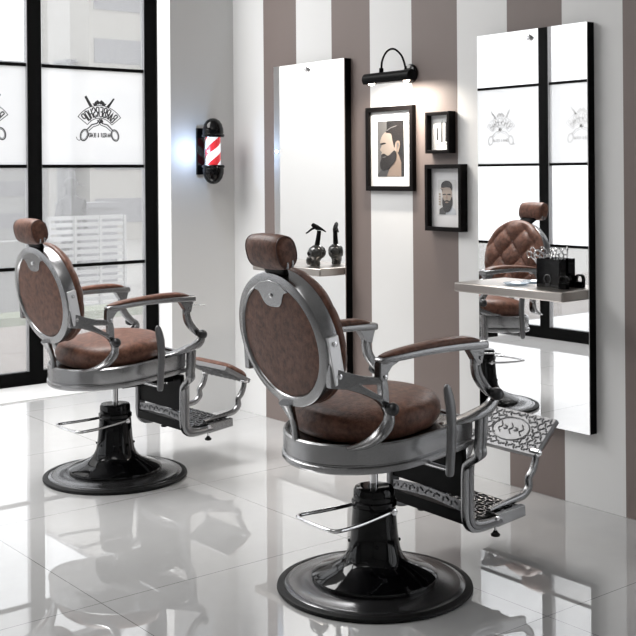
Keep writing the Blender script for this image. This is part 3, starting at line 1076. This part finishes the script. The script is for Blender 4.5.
        hole = [(-.252, .742), (-.190, .739), (-.188, .703)]
        prism(bm, outer, s*(ya-.013), s*(ya+.013), 'y', [hole])
        for v in bm.verts:
            t = max(0, min(1, (v.co.x+.20)/-.14))
            v.co.y += YB-s*.058*t
        obj('arm_bracket', bm, M['silver'], root, bevel=.003, smooth=0)
        bm = BM()
        xe = 0 if s < 0 else .09
        sweep(bm, [(-.168, Y(ya), .672), (-.152, Y(ya), .640), (-.155, Y(ya-.004), .606), (-.182+xe*.5, Y(ya-.02), .572), (-.225+xe, Y(ya-.03), .552), (-.275+xe*1.6, Y(ya-.055), .541)], [.013, .014, .015, .013, .009, .004], [.014, .018, .022, .026, .024, .016], n=5, power=3)
        obj('bracket_foot', bm, M['silver'], root)
        bm = BM()
        lathe(bm, [(.010, s*-.02), (.010, s*.006), (.018, s*.010), (.021, s*.020), (.019, s*.031), (.012, s*.039), (.004, s*.042)], -.164, Y(ya+.012), .664, 16, 'y')
        obj('bracket_knob', bm, M['knob'], root)
        # arm rest
        bm = BM()
        sweep(bm, [(-.192, Y(ya), .806), (-.178, Y(ya), .812), (-.10, Y(ya), .819), (0, Y(ya), .825), (.12, Y(ya), .826), (.20, Y(ya), .824), (.250, Y(ya), .822), (.259, Y(ya), .822)], [.008, .011, .012, .012, .013, .014, .014, .011], [.016, .021, .028, .031, .032, .032, .030, .026], power=5, seg=20)
        ar = obj('armrest', bm, M['silver'], root)
        bm = BM()
        sweep(bm, [(-.182, Y(ya), .824), (-.14, Y(ya), .829), (-.05, Y(ya), .836), (.08, Y(ya), .842), (.17, Y(ya), .842), (.215, Y(ya), .838), (.230, Y(ya), .836)], [.002, .008, .012, .015, .014, .008, .002], [.014, .023, .026, .028, .027, .024, .018], power=2.6, seg=16)
        obj('arm_pad', bm, M['leather'], ar)
        bm = BM()
        prism(bm, [(-.196, .806), (-.198, .757), (-.186, .748), (-.170, .750), (-.165, .772), (-.148, .792), (-.122, .803), (-.122, .812)], s*(ya-.016)+YB, s*(ya+.016)+YB, 'y')
        rb = obj('arm_joint', bm, M['silver'], root, bevel=.003, smooth=0)
        bm = BM()
        lathe(bm, [(.007, 0), (.007, s*.004), (.003, s*.005)], -.178, Y(ya+.016), .762, 12, 'y')
        obj('screw', bm, M['chrome'], rb)
        # front post
        bm = BM()
        prism(bm, [(.180, .812), (.256, .812), (.247, .785), (.240, .760), (.214, .765), (.198, .788)], s*(ya-.015)+YB, s*(ya+.015)+YB, 'y')
        lathe(bm, [(.007, 0), (.007, s*.004), (.003, s*.005)], .232, Y(ya+.015), .780, 12, 'y')
        obj('post_head', bm, M['silver'], root, bevel=.003, smooth=0)
        bm = BM()
        sweep(bm, [(.222, Y(ya), .785), (.222, Y(ya), .755), (.230, Y(ya), .722), (.250, Y(ya), .692), (.278, Y(ya), .664), (.288, Y(ya), .655)], [.016, .017, .018, .017, .015, .013], .013, power=4, n=5)
        fp = obj('front_post', bm, M['silver'], root)
        bm = BM()
        sweep(bm, [(.226, Y(ya+.012), .755), (.233, Y(ya+.012), .724), (.251, Y(ya+.012), .697), (.265, Y(ya+.012), .682)], .006, .004, power=3, n=5)
        obj('post_relief', bm, M['silver_dark'], fp)
        bm = BM()
        lathe(bm, [(.012, s*-.02), (.012, s*.004), (.020, s*.008), (.022, s*.020), (.020, s*.032), (.013, s*.040), (.004, s*.043)], .288, Y(ya+.012), .656, 18, 'y')
        obj('post_knob', bm, M['knob'], root)
        bm = BM()
        sweep(bm, [(.292, Y(ya), .664), (.305, Y(ya), .645), (.300, Y(ya), .624), (.275, Y(ya), .605), (.225, Y(ya-.004), .590), (.165, Y(ya-.015), .578), (.10, Y(ya-.035), .569)], [.010, .015, .018, .018, .016, .010, .003], [.012, .014, .018, .022, .026, .028, .018], n=5, power=3)
        obj('arm_support', bm, M['silver'], root)
        # leg frame
        path = [(.252, Y(ya), .602), (.247, Y(ya), .56), (.246, Y(ya), .515), (.244, Y(ya-.004), .480), (.246, Y(.282), .452), (.256, Y(.235), .425), (.266, Y(.205), .402), (.270, Y(.196), .365), (.270, Y(.195), .30), (.270, Y(.195), .235), (.276, Y(.195), .205), (.296, Y(.195), .186), (.34, Y(.195), .180), (.42, Y(.195), .184)]
        bm = BM()
        sweep(bm, path, [.022, .022, .022, .022, .022, .022, .023, .024, .024, .024, .024, .022, .019, .016], .014, power=4, n=5)
        lf = obj('leg_frame', bm, M['silver'] if s < 0 else M['silver_dark'], root)  # far frame darker: its shade is put into the metal colour
        bm = BM()
        sweep(bm, [(x, y+s*.008, z) for x, y, z in path], .008, .010, power=3, n=5, seg=8)
        obj('frame_ridge', bm, M['silver_dark'], lf)
        # foot plate side cheek and screw
        bm = BM()
        loft(bm, [[(.405, yy, .164), (.542, yy, .178), (.540, yy, .217), (.405, yy, .207)] for yy in (Y(.184), Y(.206))])
        obj('plate_cheek', bm, M['silver'], root, bevel=.002, smooth=0)
        bm = BM()
        lathe(bm, [(.009, 0), (.009, s*.006), (.004, s*.008)], .40, Y(.206), .196, 14, 'y')
        lathe(bm, [(.0045, .145), (.0045, .172)], .405, Y(.192), 0, 10)
        obj('plate_screw', bm, M['chrome'], root)
        bm = BM()
        lathe(bm, [(.006, .128), (.015, .131), (.017, .137), (.010, .143), (.006, .150)], .405, Y(.192), 0, 14)
        obj('stop_foot', bm, M['rubber'], root)
        # footrest leg
        bm = BM()
        sweep(bm, [(.40, Y(.165), .214), (.46, Y(.165), .222), (.52, Y(.165), .228), (.572, Y(.165), .236), (.602, Y(.165), .262), (.602, Y(.165), .294), (.622, Y(.165), .318), (.637, Y(.165), .350), (.640, Y(.165), .372)], [.007, .010, .012, .014, .015, .013, .014, .012, .012], .011, power=3, n=5)
        obj('footrest_leg', bm, M['silver'], root)
        bm = BM()
        lathe(bm, [(.013, -.016), (.013, .016)], .640, Y(.165), .380, 14, 'y')
        lathe(bm, [(.008, 0), (.008, s*.024), (.003, s*.027)], .640, Y(.165), .380, 12, 'y')
        obj('hinge_bolt', bm, M['chrome'], root)
    # ---- recline lever on the near side
    bm = BM()
    yl = YB-.372
    sweep(bm, [(.016, yl, .727), (.016, yl, .715), (.022, yl, .690), (.030, yl, .655), (.033, yl, .60), (.030, yl, .52), (.025, yl, .45), (.024, yl, .437)], [.006, .014, .018, .019, .017, .016, .015, .009], [.005, .008, .009, .010, .011, .011, .011, .006], power=2.6, n=5)
    obj('recline_lever', bm, M['silver_dark'], root)
    bm = BM(); lathe(bm, [(.008, yl), (.008, YB-.10)], .03, 0, .456, 12, 'y')
    obj('lever_shaft', bm, M['chrome'], root)
    bm = BM(); sweep(bm, [(.236, YB-.31, .795), (.27, YB-.315, .792), (.305, YB-.318, .788)], .0025, .004, n=3)
    obj('arm_catch', bm, M['chrome'], root)
    # ---- calf panel, skirt, foot plate
    bm = BM(); box(bm, .258, .278, YB-.185, YB+.185, .285, .455)
    obj('calf_panel', bm, M['black'], root, bevel=.004, smooth=0)
    for y in (-.07, -.05):
        bm = BM()
        lathe(bm, [(.007, 0), (.007, -.004), (.003, -.006)], .258, YB+y, .405, 10, 'x')
        obj('panel_screw', bm, M['chrome'], root)
    def swirls(bm, u0, u1, v0, v1, P, du, dv, h=.004, r=.0034, keep=None, seed=3, skipc=None):
        """raised worm strokes on a plate; P(u, v, h) -> point"""
        rnd = random.Random(seed)
        nu, nv = int((u1-u0)/du), int((v1-v0)/dv)
        for i in range(nu):
            for j in range(nv):
                u = u0+(i+.5)*(u1-u0)/nu+rnd.uniform(-.1, .1)*du
                v = v0+(j+.5+(.25 if i % 2 else -.25)*.5)*(v1-v0)/nv
                if keep and not keep(u, v):
                    continue
                a = (pi/4 if (i+j) % 2 else -pi/4)+rnd.uniform(-.35, .35)
                L = .42*min(du, dv)*1.25
                c, q = cos(a)*L, sin(a)*L
                nn = (-q*.35, c*.35)
                pts = [P(u-c, v-q, h), P(u-c*.4+nn[0], v-q*.4+nn[1], h), P(u+c*.4-nn[0], v+q*.4-nn[1], h), P(u+c, v+q, h)]
                N = (Vector(P(u, v, 1))-Vector(P(u, v, 0)))
                sweep(bm, pts, r, .003, N, power=2, seg=6, n=2)
    bm = BM()
    def skirt_pt(u, v, h):
        z = .238+v+.014*cos(u/.19*pi/2)
        return (.256-h, YB+u, z)
    ring = []
    n = 16
    loft(bm, [[skirt_pt(-.19+.38*k/n, v, h) for v, h in ((0, 0), (.034, 0), (.034, -.004), (0, -.004))] for k in range(n+1)])
    swirls(bm, -.185, .185, .003, .032, skirt_pt, .021, .0155, .001, .0028)
    obj('pierced_skirt', bm, M['silver_dark'], root)
    bm = BM(); box(bm, .25, .285, YB-.19, YB+.19, .198, .240)
    obj('cross_bar', bm, M['black'], root, bevel=.004, smooth=0)
    bm = BM()
    def plate_pt(u, v, h):
        return (u, YB+v, .190+(u-.29)*.05+h)
    loft(bm, [[plate_pt(u, v, h) for v, h in ((-.186, 0), (.186, 0), (.186, .008), (-.186, .008))] for u in (.285, .540)])
    obj('foot_plate', bm, M['black'], root, smooth=0)
    fpl = [c for c in root.children if c.name.startswith('foot_plate')][-1]
    bm = BM()
    swirls(bm, .295, .535, -.18, .18, plate_pt, .024, .024, .0095, .0042, seed=5)
    o = obj('cast_pattern', bm, M['silver'], fpl)
    # ---- fold-over foot pad, hinged at its origin: +z face cast metal, -z face leather
    hinge = V(.640, YB, .380)
    bm = BM()
    w = .175
    loft(bm, [[(u, v, z) for v, z in ((-w, -.002), (-w+.004, .006), (w-.004, .006), (w, -.002), (w-.004, -.016), (-w+.004, -.016))] for u in (-.018, .148)])
    fpad = obj('foot_pad', bm, M['cast'], root, bevel=.002, smooth=0)
    bm = BM()
    def pad_pt(u, v, h):
        return (u, v, .006+h)
    swirls(bm, -.010, .142, -w+.008, w-.008, pad_pt, .019, .019, .0012, .0026, keep=lambda u, v: ((u-.066)/.052)**2+((v)/.092)**2 > 1, seed=9)
    for a, b in ((.050, .088),):
        sweep(bm, [pad_pt(.066+a*cos(2*pi*k/36), b*sin(2*pi*k/36), .001) for k in range(36)], .0026, .003, (0, 0, 1), smooth=False, loop=True, seg=6)
    for k in range(5):
        v = -.052+k*.026
        sweep(bm, [pad_pt(.045+.02*(k % 2), v-.010, .001), pad_pt(.06, v+.006, .001), pad_pt(.072, v-.006, .001), pad_pt(.09-.015*(k % 2), v+.010, .001)], .0026, .003, (0, 0, 1), seg=6, n=3)
    obj('cast_pattern', bm, M['cast'], fpad)
    bm = BM()
    rings = []
    for off, z in ((0, -.014), (.002, -.022), (-.004, -.032), (-.02, -.040), (-.05, -.044)):
        ring = []
        for k in range(40):
            a = 2*pi*k/40
            c, q = cos(a), sin(a)
            ring.append((.065+(.078+off)*math.copysign(abs(c)**.35, c), (w-.012+off)*math.copysign(abs(q)**.35, q), z))
        rings.append(ring)
    loft(bm, rings)
    obj('pad_leather', bm, M['leather'], fpad)
    fpad.location = hinge
    fpad.rotation_euler = (0, -radians(43), 0)
    return root

near = make_chair('brown leather and silver barber chair in front, its foot pad flipped metal side up')

def dup_tree(o, parent=None):
    c = o.copy()
    COL.objects.link(c)
    if parent is not None:
        c.parent = parent
    for ch in o.children:
        dup_tree(ch, c)
    return c
far = dup_tree(near)
far['label'] = 'brown leather and silver barber chair further back, nearer the shop window'
far.location = (2.512, 4.684, 0)
far.rotation_euler = (0, 0, radians(2))
for ch in far.children:
    if ch.name.startswith('foot_pad'):
        ch.location = (.652, YB, .378)
        ch.rotation_euler = (0, -radians(152), 0)
